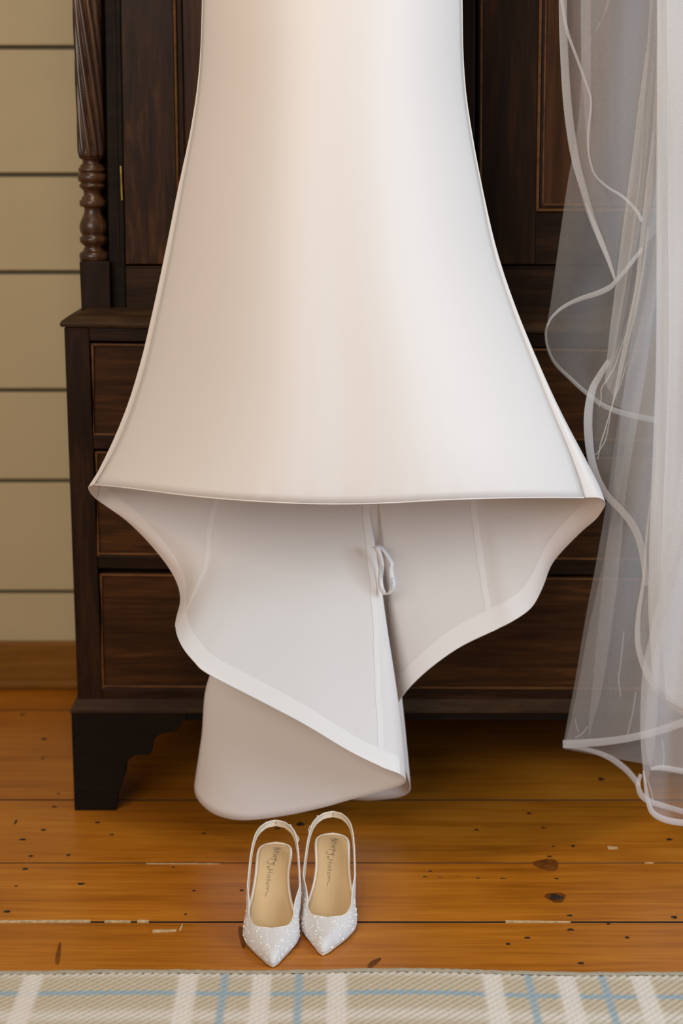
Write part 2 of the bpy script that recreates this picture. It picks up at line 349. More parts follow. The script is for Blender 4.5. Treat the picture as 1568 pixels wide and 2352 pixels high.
fo = [(163, 1631), (430, 1631), (428, 1650), (420, 1657), (411, 1673), (399, 1680), (372, 1685), (358, 1694), (350, 1710), (347, 1730), (342, 1735), (310, 1735), (298, 1742), (289, 1758), (287, 1781), (278, 1804), (271, 1830), (266, 1856), (161, 1856)]
fp = np.array([W(x, y, YA) for x, y in fo]); fp[-1][2] = fp[-2][2] = 0.0
fp[-1][0] = fp[0][0]
n = len(fp); V = np.vstack([fp, fp + [0, 0.024, 0]])
f = [tuple(range(n)), tuple(range(2*n - 1, n - 1, -1))] + [(i, i + n, (i + 1) % n + n, (i + 1) % n) for i in range(n)]
o = mk('bracket_foot', V, [tuple(reversed(q)) for q in f], M_foot, press, bevel=0.0012); mirror(o, XC, press)
# side bracket of the same corner and rear legs
xs0 = fp[0][0]
o = box('bracket_foot', (xs0, YA + 0.024, 0), (xs0 + 0.02, YA + 0.16, zb_), M_foot, press); mirror(o, XC, press)
o = box('rear_foot', (xs0, 3.24, 0), (xs0 + 0.05, 3.36, zb_), M_foot, press); mirror(o, XC, press)
# upper case: corner block, turned and twisted column, dark stile, frieze rail
o = slab('corner_block', [(182, 600), (252, 600), (255, 716), (187, 716)], Yd - 0.022, 0.05, M_oakV, press, bevel=0.002); mirror(o, XC, press)
o = slab('frame_stile', [(229, -700), (264, -700), (289, 720), (252, 720)], Yd - 0.004, 0.03, M_foot, press); mirror(o, XC, press)
slab('frieze_rail', [(286, 613), (1900, 614), (1900, 738), (289, 722)], Yd, 0.03, M_oakH, press)
slab('frieze_bead', [(286, 611), (1900, 611), (1900, 616), (286, 616)], Yd - 0.002, 0.01, M_oakH, press)
YC = Yd + 0.004
cx = WX(217, 600, YC); pm = 3950.0 / (YC * CT + 0.15 * ST)
cprof = [(600, 30), (597, 33.5), (588, 34.5), (580, 33), (577.5, 28), (574, 25), (566, 21), (561, 27), (558.5, 28.5), (556, 31.5), (550, 32.5), (544, 31.5), (542, 27), (538, 27), (535, 29.5), (528, 31.5), (520, 32), (512, 30.5), (503, 26.5), (492, 21.5), (482, 19.5), (476, 20.5), (474.5, 28), (471, 30), (465, 30.5), (459.5, 29), (457, 24.5), (452, 24.5), (450, 20.5), (443, 19.8), (436, 21.5), (434.5, 25), (431, 26), (430, 29), (426, 29.5), (422.5, 28.5), (421, 25.5), (418.5, 26), (416.5, 31), (408, 32.5), (399.5, 31), (397.5, 26), (395, 27), (393.5, 30), (390, 30.8), (386, 29.5), (384, 26.5), (379, 26), (377, 21.5), (371, 20.2), (366, 21.5), (365, 26.5), (362, 27)]
S = 40; V = []
for y, r in cprof:
    z = WZ(y, YC)
    for k in range(S):
        a = 2 * math.pi * k / S; V.append((cx + r / pm * math.cos(a), YC + r / pm * math.sin(a), z))
mk('turned_base', V, [tuple(reversed(q)) for q in gridf(len(cprof), S, closed_m=True)], M_col, press, smooth=True)
mirror(bpy.data.objects['turned_base'], XC, press)
S = 160; z_lo, z_hi = WZ(362, YC), 1.80; V = []; N = 140
for i in range(N + 1):
    t = i / N; z = z_lo + (z_hi - z_lo) * t
    r0 = (31.0 + 2.0 * min(t * 2.5, 1)) / pm; env = min(1, (z - z_lo) / 0.014 + 0.05) ** 0.5 * min(1, (z_hi - z) / 0.02 + 0.05)
    rr = r0 * (0.90 + 0.10 * min(1, (z - z_lo) / 0.010))
    for k in range(S):
        a = 2 * math.pi * k / S; tw = (z - z_lo) * 7.0
        ph = ((a + tw) * 10 / (2 * math.pi)) % 1.0
        d = abs(math.sin(math.pi * ph)) ** 0.6
        r = rr - 0.0075 * env * (1 - d); V.append((cx + r * math.cos(a), YC + r * math.sin(a), z))
V += [(cx, YC, z_lo), (cx, YC, z_hi)]
fc = [tuple(reversed(q)) for q in gridf(N + 1, S, closed_m=True)]
fc += [((k + 1) % S, k, (N + 1) * S) for k in range(S)]
o = mk('twisted_shaft', V, [tuple(reversed(q)) for q in fc], M_col, press, smooth=True); mirror(o, XC, press)
o = box('capital_block', (cx - 0.025, Yd - 0.022, 1.80), (cx + 0.025, Yd + 0.03, 2.02), M_oakV, press, bevel=0.002); mirror(o, XC, press)
# doors: recessed panel carrying stiles, rails, moulding and hinge
YP = Yd + 0.012
dL = slab('door', [(300, -700), (1062, -700), (1062, 600), (300, 600)], YP, 0.018, M_panel, press)
def dpart(nm, q, Y, dp, m, d, **k): return slab(nm, q, Y, dp, m, d, **k)
dpart('door_stile', [(258, -700), (383, -700), (409, 607), (288, 607)], Yd, 0.02, M_fig, dL)
dpart('door_stile', [(985, -700), (1083, -700), (1087, 607), (975, 607)], Yd, 0.02, M_oakV, dL)
dpart('meeting_bead', [(1064, -700), (1092, -700), (1089, 607), (1064, 607)], Yd - 0.008, 0.012, M_oakV, dL)
dpart('door_rail', [(409, 490), (975, 490), (975, 607), (411, 607)], Yd, 0.02, M_oakH, dL)
dpart('panel_moulding', [(382, -700), (391, -700), (412, 486), (405, 486)], Yd + 0.001, 0.014, M_bead, dL, bevel=0.002)
dpart('panel_moulding', [(391, -700), (405, -700), (426, 472), (412, 486)], Yd + 0.006, 0.010, M_oakV, dL, bevel=0.002)
dpart('hinge', [(274.5, 381), (279.5, 381), (282.5, 461), (277.5, 461)], Yd - 0.006, 0.012, M_brass, dL, bevel=0.001)
dpart('stile_bead', [(247, -700), (251, -700), (275, 607), (271, 607)], Yd - 0.006, 0.012, M_oakV, dL, bevel=0.001)
dR = slab('door', [(1150, -700), (1860, -700), (1860, 600), (1150, 600)], YP, 0.018, M_panel, press)
dpart('door_stile', [(1100, -700), (1250, -700), (1227, 607), (1096, 607)], Yd, 0.02, M_oakV, dR)
dpart('stile_bead', [(1106, -700), (1111, -700), (1105, 607), (1100, 607)], Yd - 0.002, 0.012, M_bead, dR, bevel=0.001)
dpart('door_rail', [(1229, 488), (1790, 488), (1790, 607), (1227, 607)], Yd, 0.02, M_oakH, dR)
dpart('door_stile', [(1795, -700), (1905, -700), (1885, 607), (1775, 607)], Yd, 0.02, M_fig, dR)
for i, (a, b, Yo, mm) in enumerate([(0, 7, -0.002, M_bead), (7, 13, 0.003, M_oakV), (13, 18, 0.007, M_bead)]):
    dpart('panel_moulding', [(1249 + a, -700), (1249 + b, -700), (1230 + b, 486 - b), (1230 + a, 486 - a)], Yd + Yo, 0.014, mm, dR, bevel=0.0015)
    dpart('panel_moulding', [(1230 + b, 486 - b), (1790, 486 - b), (1790, 486 - a), (1230 + a, 486 - a)], Yd + Yo, 0.014, mm, dR, bevel=0.0015)

# ------------------------------------------------------------------ the dress
dress = empty('wedding_dress', (0.02, 2.55, 0.03), 'ivory satin wedding dress hanging with its folded train just above the floor', 'dress')
SL = [(-420, 470), (-200, 468), (0, 465), (120, 461), (190, 455), (290, 440), (430, 410), (560, 384), (720, 350), (830, 324), (940, 290), (1045, 245), (1090, 222), (1121, 203)]
SR = [(-420, 1058), (-200, 1060), (0, 1062), (130, 1064), (210, 1070), (310, 1085), (450, 1112), (600, 1150), (710, 1188), (830, 1238), (940, 1288), (1045, 1340), (1100, 1366), (1150, 1388)]
GL = [(-420, 472), (0, 467), (200, 457), (430, 419), (720, 362), (900, 316), (1045, 257), (1090, 231), (1113, 216)]
GR = [(-420, 1055), (0, 1058), (210, 1066), (430, 1103), (600, 1139), (700, 1172), (830, 1222), (940, 1265), (1045, 1308), (1100, 1327), (1143, 1340)]
HEM = [(216, 1113), (270, 1118), (350, 1128), (430, 1138), (490, 1144), (600, 1152), (720, 1157), (800, 1157.5), (900, 1154.5), (1000, 1149), (1100, 1145), (1200, 1143), (1340, 1143)]
YS = lambda y: 2.56 - 0.075 * np.clip((y + 200) / 1340.0, 0, 1) ** 1.2          # depth of the side seams
BUL = lambda y: 0.125 + 0.045 * np.clip((y + 100) / 1250.0, 0, 1)
NU, NV = 90, 80
P = np.zeros((NV, NU, 3))
for j in range(NU):
    u = j / (NU - 1)
    uu = 0.5 - 0.5 * math.cos(math.pi * u) if False else u
    xh = 216 + (1340 - 216) * uu; yh = sm(xh, HEM)
    for i in range(NV):
        v = i / (NV - 1); y = -420 + (yh + 420) * v
        a = float(sm(y * 1113.0 / yh if y > 0 else y, GL)); b = float(sm(min(y, 1143), GR)); x = a + (b - a) * uu
        e = 2 * uu - 1
        g = (1 - abs(e) ** 2.4) ** 0.85
        Y = YS(y) - BUL(y) * g
        # soft standing folds of a heavy satin
        k = np.clip((y - 200) / 700.0, 0, 1)
        Y += k * (0.0035 * math.exp(-((uu - 0.53 + 0.08 * (v - .5)) / 0.07) ** 2) - 0.003 * math.exp(-((uu - 0.36) / 0.10) ** 2) - 0.002 * math.exp(-((uu - 0.66) / 0.08) ** 2))
        Y += 0.004 * max(0, (v - 0.90) / 0.10) ** 2 * (1 - 0.3 * g)                      # the hem turns in
        if v > 0.96: Y += 0.0012 * math.sin(xh * 0.11) * math.sin(xh * 0.037 + 1) * (v - 0.96) / 0.04 * (1 if 560 < xh < 1240 else 0)
        P[i, j] = W(x, y, Y)
grid('front_panel', P, M_satin, dress, solid=0.0012)
# rolled lip along the front hem
mk('front_hem', *tube(np.array([P[-1, j] for j in range(0, NU)]), 0.0011, 6), M_satin, dress, smooth=True)

# back panel: columns round the back from the left side seam to the right side seam; each has its hem point and path below y = 1150
def K(*p): return np.array(p, float)
HB = {0:(216,1113,2.487),1:(203,1121,2.493),2:(222,1147,2.545),3:(290,1195,2.59),4:(350,1255,2.615),5:(398,1320,2.625),6:(415,1375,2.605),7:(403,1435,2.555),8:(415,1480,2.52),9:(445,1520,2.50),10:(480,1550,2.49),
 11:(600,1612,2.48),12:(700,1665,2.475),13:(800,1725,2.475),14:(878,1763,2.48),15:(918,1779,2.487),16:(931,1794,2.503),17:(908,1808,2.525),18:(800,1838,2.555),19:(740,1855,2.565),20:(650,1874,2.575),21:(560,1884,2.585),
 22:(500,1873,2.60),23:(462,1846,2.62),24:(447,1815,2.645),25:(465,1800,2.672),26:(600,1815,2.685),27:(800,1836,2.685),28:(870,1837,2.68),29:(925,1828,2.672),30:(942,1808,2.66),31:(925,1760,2.655),32:(900,1670,2.65),
 33:(917,1610,2.61),34:(970,1550,2.60),35:(1050,1490,2.60),36:(1135,1448,2.60),37:(1180,1425,2.60),38:(1220,1395,2.61),39:(1245,1350,2.62),40:(1270,1290,2.625),41:(1330,1225,2.605),42:(1370,1190,2.575),43:(1389,1158,2.535),44:(1376,1144,2.508),45:(1340,1143,2.497)}
X1 = {2:228,3:285,4:345,5:402,6:450,7:496,8:528,9:558,10:592,11:662,12:722,13:782,14:838,33:872,34:925,35:1000,36:1085,37:1122,38:1162,39:1205,40:1255,41:1310,42:1350,43:1372}
for k in range(15, 33): X1[k] = 839 + (k - 14) * 1.7
def yb(x):                            # depth of the inside back at y = 1150
    q = np.clip(1 - ((x - 796) / 592.0) ** 2, 0, 1); return 2.52 + 0.125 * q ** 0.5
KEY = {2:[(228,1118),(222,1147)],
       7:[(496,1150),(481,1215),(475,1290),(456,1340),(430,1400),(403,1435)],
       10:[(592,1150),(585,1260),(560,1380),(520,1480),(480,1550)],
       14:[(838,1150),(850,1280),(862,1420),(868,1590),(878,1763)],
       16:[(842,1150),(868,1300),(889,1450),(912,1600),(926,1720),(931,1794)],
       24:[(856,1150),(780,1290),(590,1430),(484,1550),(463,1700),(447,1815)],
       30:[(866,1150),(884,1300),(903,1450),(922,1608),(934,1720),(942,1808)],
       33:[(872,1150),(893,1330),(907,1480),(917,1610)],
       36:[(1085,1150),(1104,1290),(1124,1415),(1135,1448)],
       43:[(1376,1120),(1389,1158)]}
NT = 44
def key_path(k):
    pts = KEY[k]; x0, hx = pts[0], HB[k]
    yy = np.array([p[1] for p in pts]); f = (yy - yy[0]) / (yy[-1] - yy[0])
    Y0 = yb(pts[0][0]); ys_ = Y0 + (hx[2] - Y0) * f ** 1.25
    return cr([(p[0], p[1], Yv) for p, Yv in zip(pts, ys_)], NT)
paths = {k: key_path(k) for k in KEY}
order = sorted(KEY)
tau = np.linspace(0, 1, NT)[:, None]
for k in range(2, 44):
    if k in paths: continue
    a = max(q for q in order if q < k); b = min(q for q in order if q > k)
    def al(k_):                        # arc position along the hem
        s = 0
        for q in range(a, k_): s += np.linalg.norm((K(*HB[q+1]) - K(*HB[q])) * [1, 1, 900])
        return s
    wt = al(k) / al(b)
    base = paths[a] * (1 - wt) + paths[b] * wt
    paths[k] = base
    dh = K(*HB[k]) - base[-1]; st = K(X1[k], base[0][1], yb(X1[k])) - base[0]
    paths[k] = base + dh * tau ** 1.6 + st * (1 - tau) ** 2
NTOP = 44
cols = []
def frac(k): return (X1[k] - 203) / (1388.0 - 203)
for k in range(46):
    ytop_end = 1121 if k == 1 else (1113 if k == 0 else (1143 if k >= 44 else None))
    if k in (0, 1, 44, 45):
        yy = np.concatenate([np.linspace(-420, 1085, NTOP), np.linspace(1085, HB[k][1], NT)[1:]]); out = []
        for y in yy:
            if k == 0: x, Y = float(sm(y, GL)), YS(y) + 0.0006
            elif k == 1: x, Y = float(sm(y, SL)), YS(y) + 0.0055
            elif k == 45: x, Y = float(sm(y, GR)), YS(y) + 0.0008
            else:
                s_, g_ = float(sm(y, SR)), float(sm(y, GR)); x, Y = g_ + (s_ - g_) * 0.75, YS(y) + 0.006
            out.append((x, y, Y))
        out = np.array(out); h = K(*HB[k]); d = h - out[-1]; t = np.clip((yy - 900) / (yy[-1] - 900), 0, 1)[:, None]
        out = out + d * t ** 2
    else:
        y0 = paths[k][0][1]; yy = np.linspace(-420, y0, NTOP); fr = frac(k); out = []
        for y in yy:
            a, b = float(sm(min(y, 1121), SL)), float(sm(min(y, 1150), SR))
            x = a + (b - a) * fr
            ell = max(0, 1 - (2 * fr - 1) ** 2) ** 0.5
            Y = YS(y) + 0.035 + (0.07 + 0.02 * np.clip(y / 1100, 0, 1)) * ell
            out.append((x, y, Y))
        out = np.array(out); d = paths[k][0] - out[-1]; t = np.clip((yy - 700) / (y0 - 700), 0, 1)[:, None]
        out = np.vstack([out + d * t ** 2, paths[k][1:]])
    cols.append(out)
cols = np.array(cols)                                              # 46 x rows x (px, py, Y)
SUB = 5
rows_ = []
for i in range(cols.shape[1]):
    rows_.append(cr(cols[:, i], 45 * SUB + 1))
rows_ = np.array(rows_)
# chord-length splines keep no fixed columns, so spline by column index instead
def spl_idx(A, sub):
    n = len(A); out = []
    T = np.zeros_like(A); T[1:-1] = (A[2:] - A[:-2]) / 2; T[0] = A[1] - A[0]; T[-1] = A[-1] - A[-2]
    for i in range(n - 1):
        d = A[i+1] - A[i]
        for q in range(sub):
            s = q / sub; out.append((2*s**3-3*s**2+1)*A[i] + (s**3-2*s**2+s)*T[i] + (-2*s**3+3*s**2)*A[i+1] + (s**3-s**2)*T[i+1])
    out.append(A[-1]); return np.array(out)
full = np.array([spl_idx(cols[:, i], SUB) for i in range(cols.shape[1])])   # rows x cols x 3
BP = np.zeros_like(full)
for i in range(full.shape[0]):
    for j in range(full.shape[1]): BP[i, j] = W(*full[i, j])
grid('back_panel', BP, M_satin, dress, solid=0.0012)
# hem facing on the inside, about 3 cm deep
def normals(Pn):
    du = np.gradient(Pn, axis=1); dv = np.gradient(Pn, axis=0); N = np.cross(du, dv); N /= np.linalg.norm(N, axis=2)[:, :, None] + 1e-12; return N
NB = normals(BP)
def inside(i, j): return NB[i, j]
ctrz = None
def band(c0, c1, depth_px, nm='hem_facing'):
    js = range(c0 * SUB, c1 * SUB + 1); B = []
    for r in range(8):
        L_ = []
        for j in js:
            path = full[:, j]; seg = np.linalg.norm(np.diff(path[:, :2], axis=0), axis=1); s = np.concatenate([[0], np.cumsum(seg[::-1])])
            q = 1.0 + (depth_px - 1.0) * r / 7
            fi = np.interp(q, s, np.arange(len(s))); ii = len(path) - 1 - fi
            a = int(min(max(math.floor(ii), 0), len(path) - 2)); t = ii - a
            p = BP[a, j] * (1 - t) + BP[a+1, j] * t; nn = NB[a, j] * (1 - t) + NB[a+1, j] * t
            L_.append(p + SGN * nn * (0.0011 if r < 7 else 0.0009))
        B.append(L_)
    grid(nm, B, M_band, dress)
# which normal side faces the inside (towards the camera on the plain back): test one column
SGN = 1.0 if NB[NTOP + 10, 12 * SUB][1] < 0 else -1.0
band(2, 15, 42); band(33, 43, 50)
def seam(c, wpx, i0, nm='seam_allowance'):
    j = c * SUB; B = [[], [], []]
    for i in range(i0, BP.shape[0]):
        wob = 0.0007 * math.sin(i * 0.9)
        t = BP[i, min(j + 1, BP.shape[1] - 1)] - BP[i, max(j - 1, 0)]; t = t / (np.linalg.norm(t) + 1e-9)
        for q, s in enumerate((-1, 0, 1)): B[q].append(BP[i, j] + t * (s * wpx / 1500 / 2 + wob) + SGN * NB[i, j] * 0.0010)
    grid(nm, B, M_seam, dress)
seam(7, 13, NTOP - 4); seam(14, 16, NTOP - 4); seam(36, 15, NTOP - 4)
# hanging loop with its printed tape
loop_pts = [(858,1256,2.602),(866,1253,2.598),(876,1258,2.594),(885,1268,2.59),(893,1280,2.586),(899,1290,2.583),(901,1296,2.581),(899,1306,2.580),(900,1322,2.580),(902,1340,2.580),(901,1352,2.582),(896,1361,2.585),(888,1366,2.590),(880,1360,2.596),(875,1348,2.601),(873,1335,2.604),(874,1318,2.606),(876,1300,2.606),(874,1285,2.606),(868,1266,2.606),(862,1256,2.606)]
lp = cr(loop_pts, 70); B = [[], []]
for i, (x, y, Y) in enumerate(lp):
    c = W(x, y, Y); t = i / 69
    ang = 0.25 + 0.9 * math.sin(t * 5.2 + 0.6)
    d = np.array([math.cos(ang), 0.55 * math.sin(ang), 0.12]); d /= np.linalg.norm(d); hw = 0.0042
    B[0].append(c - d * hw); B[1].append(c + d * hw)
M_tape = cloth('white_satin_tape', (0.88, 0.86, 0.86), 0.1, 0.3)
lo = grid('hanging_loop', B, M_tape, dress, solid=0.0004)
M_teal = plain('teal_print', (0.10, 0.38, 0.45), 0.6)
pr = []
for xb_, y0, y1, Yt, m_ in [(899.5, 1327, 1357, 2.5765, 1.0), (877.5, 1300, 1328, 2.600, 0.7)]:
    pts = []
    for q in range(44):
        s = q / 43; pts.append(W(xb_ + (1.8 + 1.0 * math.sin(q * 1.7)) * m_ * math.sin(q * 2.1), y0 + (y1 - y0) * s + 0.9 * math.cos(q * 2.6), Yt))
    mk('printed_lettering', *tube(pts, 0.00028, 5), M_teal, dress, label='teal script lettering on the tape')

# ------------------------------------------------------------------ veil
veil = empty('bridal_veil', (0.42, 2.58, 0.08), 'sheer white tulle veil with ribbon-edged ruffles hanging right of the dress', 'veil')
def sheet(Lp, Rp, Y, n=40, m=24, amp=0.010, fr=2.2, mat=None, ph=0.0, name='tulle_layer', dY=0.0):
    a = cr(Lp, n); b = cr(Rp, n); G = np.zeros((n, m, 3))
    for i in range(n):
        for j in range(m):
            t = j / (m - 1); p = a[i] * (1 - t) + b[i] * t
            yy = Y + dY * i / (n - 1) + amp * math.sin(fr * 2 * math.pi * t + ph + 0.006 * p[1]) + 0.4 * amp * math.sin(0.011 * p[1] + 3 * t + ph)
            G[i, j] = W(p[0], p[1], yy)
    return grid(name, G, mat or M_tulle, veil)
def ribbon(pts, Y, wpx, name='hem_ribbon', n=60, dY=0.0, mat=None):
    if name == 'crease_fold': mat = M_crease
    p = cr([(q[0], q[1]) for q in pts], n); wv = np.interp(np.linspace(0, 1, n), np.linspace(0, 1, len(np.atleast_1d(wpx))), np.atleast_1d(wpx)) if np.size(wpx) > 1 else np.full(n, wpx)
    T = np.gradient(p, axis=0); T /= np.linalg.norm(T, axis=1)[:, None]; N = np.stack([-T[:, 1], T[:, 0]], 1); B = [[], [], []]
    for i in range(n):
        yy = Y + dY * i / (n - 1)
        for q, s in enumerate((-0.5, 0, 0.5)):
            xy = p[i] + N[i] * s * wv[i]; B[q].append(W(xy[0], xy[1], yy + (0.0 if s else -0.0015)))
    return grid(name, B, mat or M_ribbon, veil)
XE = 1640
# upper back layers
sheet([(1283,-420),(1283,0),(1285,100),(1293,240),(1310,360),(1334,440),(1364,520),(1394,600),(1412,645)], [(XE,-420),(XE,0),(XE,120),(XE,240),(XE,340),(XE,400),(1560,470),(1510,530),(1470,575)], 2.640)
sheet([(1283,-420),(1283,0),(1285,100),(1293,240),(1310,360),(1334,440),(1364,520),(1392,600),(1410,645)], [(1302,-420),(1302,0),(1304,100),(1313,240),(1330,360),(1348,440),(1374,520),(1398,600),(1413,645)], 2.632, m=5, amp=0.001, name='tulle_fold')
sheet([(1333,-420),(1333,0),(1334,120),(1333,220),(1326,290),(1312,370),(1300,440),(1276,610),(1265,690),(1255,750),(1253,768),(1262,810),(1310,870),(1365,915)], [(XE,-420),(XE,0),(XE,120),(XE,220),(XE,290),(XE,370),(XE,440),(XE,610),(XE,690),(XE,750),(XE,800),(1620,860),(1560,930),(1500,965)], 2.665, n=60)
sheet([(1333,-420),(1334,120),(1340,230),(1345,300),(1352,380)], [(1356,-420),(1356,120),(1357,230),(1357,300),(1352,382)], 2.655, m=4, amp=0.001, name='tulle_fold')
sheet([(1440,-420),(1402,-20),(1380,50),(1352,95),(1335,118)], [(1480,-420),(1392,10),(1372,60),(1345,110),(1335,120)], 2.650, m=4, amp=0.001, name='tulle_fold')
ribbon([(1270,-120),(1290,0),(1302,70),(1324,132),(1345,190),(1357,232),(1352,290),(1350,330),(1354,365),(1366,402),(1395,430),(1430,452),(1460,483),(1474,508)], 2.624, [7,8,7,6,5,5,4,5,7,9])
ribbon([(1345,465),(1358,500),(1378,550),(1398,600),(1412,642)], 2.620, [2,9,13,9,5])
ribbon([(1292,-420),(1292,0),(1294,100),(1303,240),(1320,360),(1341,440),(1358,500),(1378,550),(1398,600),(1412,642)], 2.628, [19,19,19,18,18,18,17,16,14,10,5], mat=M_tulleN)
ribbon([(1414,645),(1400,660),(1370,674),(1330,687),(1292,706),(1266,730),(1256,750)], 2.618, [8,13,12,10,8,6,4])
ribbon([(1414,646),(1430,628),(1460,590),(1475,570)], 2.626, 9)
ribbon([(1258,742),(1253,765),(1258,800),(1275,835),(1310,870),(1345,902),(1375,925),(1410,942),(1455,955),(1510,966)], 2.658, [4,5,6,8,9,9,11,13,14,14])
# the front fold and its crumpled tail
sheet([(1500,-420),(1489,50),(1478,150),(1465,250),(1450,370),(1430,520),(1415,640),(1400,760),(1393,830),(1388,880)], [(1540,-420),(1512,60),(1508,160),(1504,260),(1500,400),(1490,540),(1474,660),(1450,790),(1432,860),(1415,920)], 2.560, n=50, amp=0.006)
sheet([(1500,-420),(1489,50),(1478,150),(1465,250),(1450,370),(1430,520),(1415,640),(1400,760),(1393,830),(1388,880)], [(1525,-420),(1494,60),(1487,160),(1480,260),(1474,370),(1458,520),(1440,640),(1420,760),(1408,830),(1396,880)], 2.553, n=50, m=6, amp=0.002, name='tulle_fold')
for (pts, wv) in [([(1500,300),(1486,430),(1473,560),(1462,660),(1446,740),(1430,810),(1416,880),(1404,940)], [2,7,9,10,9,6,4,3]), ([(1488,520),(1476,620),(1458,720),(1438,800),(1420,880),(1400,950),(1382,1010)], [3,5,6,5,4,3,2]),
                  ([(1440,760),(1425,800),(1410,845),(1388,880),(1380,895),(1380,915),(1375,935)], [2,3,3,3,2]), ([(1440,830),(1425,880),(1408,920),(1400,960),(1390,1010),(1372,1040),(1366,1045)], [2,3,2,3,2]), ([(1402,940),(1390,985),(1380,1015),(1376,1035),(1372,1055)], [2,3,2])]:
    ribbon(pts, 2.548, wv, name='crease_fold', n=40)
# ruffle with its broad ribbon
sheet([(1520,-420),(1500,300),(1462,640),(1425,780),(1400,825),(1372,862),(1350,905),(1341,950),(1341,1000),(1350,1060),(1366,1105),(1392,1147),(1428,1182),(1456,1216),(1472,1252),(1478,1300)], [(1590,-420),(1570,300),(1550,640),(1540,780),(1540,825),(1540,862),(1540,905),(1535,950),(1530,1000),(1525,1060),(1515,1105),(1510,1147),(1505,1182),(1500,1216),(1495,1252),(1485,1300)], 2.575, n=50, amp=0.004)
ribbon([(1398,828),(1378,860),(1360,895),(1351,945),(1351,1000),(1358,1055),(1372,1100),(1396,1141),(1430,1176),(1456,1212),(1471,1252),(1479,1300),(1483,1345)], 2.566, [11,15,18,20,19,17,16,16,17,16,14,12])
# lower back layers down to the corner
sheet([(1560,-420),(1530,300),(1490,640),(1440,860),(1420,960),(1396,1130),(1371,1280),(1346,1410),(1321,1560),(1302,1660),(1292,1716)], [(XE,-420),(XE,300),(XE,640),(XE,860),(XE,960),(XE,1130),(XE,1280),(XE,1410),(XE,1530),(XE,1600),(XE,1652)], 2.640, n=50, amp=0.012)
sheet([(1550,-420),(1520,300),(1470,640),(1432,900),(1407,1130),(1390,1280),(1370,1470),(1358,1600),(1351,1660),(1352,1690)], [(1580,-420),(1550,300),(1512,640),(1475,900),(1437,1130),(1424,1280),(1400,1470),(1378,1600),(1360,1660),(1354,1690)], 2.630, n=40, m=6, amp=0.002, name='tulle_fold')
sheet([(1570,-420),(1540,300),(1505,640),(1448,960),(1415,1130),(1385,1290),(1352,1440),(1328,1570),(1308,1665),(1294,1720)], [(XE,-420),(XE,300),(XE,640),(XE,960),(XE,1130),(XE,1290),(XE,1440),(XE,1570),(XE,1660),(XE,1785)], 2.675, n=40, amp=0.008, ph=2.0)
ribbon([(1292,1709),(1340,1707),(1400,1702),(1460,1692),(1520,1676),(1600,1648)], 2.628, [18,18,17,17,18,18])
ribbon([(1294,1716),(1345,1721),(1395,1738),(1432,1763),(1458,1791),(1466,1806)], 2.672, [3,9,12,14,13,11])
ribbon([(1320,1695),(1338,1684),(1349,1668)], 2.622, 3, name='crease_fold', n=12)
ribbon([(1320,1650),(1325,1672),(1328,1682)], 2.622, 2.5, name='crease_fold', n=12)
ribbon([(1432,1450),(1424,1530),(1420,1560),(1425,1600)], 2.622, 3, name='crease_fold', n=12)
ribbon([(1460,1590),(1452,1640),(1440,1690)], 2.622, 3, name='crease_fold', n=12)
# right-hand gathered layers
sheet([(1508,-420),(1508,0),(1508,500),(1507,950),(1492,1100),(1479,1250),(1474,1340),(1462,1415),(1459,1470),(1466,1512),(1486,1560),(1520,1600),(1570,1636),(1610,1655)], [(1700,-420),(1700,0),(1700,500),(1700,950),(1700,1100),(1700,1250),(1700,1340),(1700,1415),(1700,1470),(1700,1512),(1700,1560),(1700,1600),(1700,1640),(1700,1680)], 2.530, n=60, amp=0.012, fr=5)
r4 = lambda x: float(ip(x, [(1466,1512),(1486,1560),(1520,1600),(1570,1636),(1610,1655),(1670,1680)]))
for a, b, c, d, Y in [(1510, 1541, 1508, 1572, 2.52), (1522, 1560, 1526, 1600, 2.515), (1545, 1600, 1550, 1640, 2.51), (1512, 1526, 1514, 1530, 2.508), (1570, 1610, 1590, 1640, 2.505), (1508, 1620, 1506, 1640, 2.50), (1530, 1640, 1535, 1660, 2.495)]:
    sheet([(a,-420),(a,0),((a+c)/2,400),(c,800),(c-6,1000),(c-14,1200),(c-18,1400),(c-6,r4(c-6))], [(b,-420),(b,0),((b+d)/2,400),(d,800),(d+4,1000),(d,1200),(d,1400),(d+10,r4(d+10))], Y, n=40, m=6, amp=0.003, name='tulle_fold', mat=M_tulleN)
ribbon([(1493,1150),(1484,1240),(1480,1300),(1475,1350),(1466,1410),(1464,1470),(1472,1512),(1492,1560),(1526,1600),(1572,1636),(1620,1665)], 2.520, [2,3,5,7,10,13,14,15,16,17,17])
# bottom front ruffle
sheet([(1600,-420),(1595,300),(1580,900),(1545,1200),(1500,1420),(1476,1530),(1470,1650),(1472,1720),(1478,1790),(1484,1845),(1496,1872),(1530,1889),(1570,1897)], [(1680,-420),(1680,300),(1680,900),(1680,1200),(1680,1420),(1680,1530),(1680,1650),(1680,1720),(1680,1790),(1680,1845),(1680,1880),(1680,1900),(1680,1908)], 2.500, n=40, amp=0.008, dY=-0.015)
sheet([(1590,900),(1548,1200),(1502,1420),(1477,1530),(1470,1650),(1472,1720),(1479,1785),(1483,1800)], [(1610,900),(1570,1200),(1530,1420),(1514,1530),(1508,1650),(1502,1720),(1490,1785),(1484,1802)], 2.494, n=30, m=6, amp=0.001, name='tulle_fold', dY=-0.006)
ribbon([(1477,1770),(1483,1815),(1489,1846),(1500,1868),(1528,1883),(1568,1890),(1640,1897)], 2.478, [4,8,11,14,15,15,15])
ribbon([(1471,1778),(1465,1800),(1470,1822),(1486,1838),(1520,1850),(1568,1864),(1640,1884)], 2.56, [8,11,14,13,12,13,13])
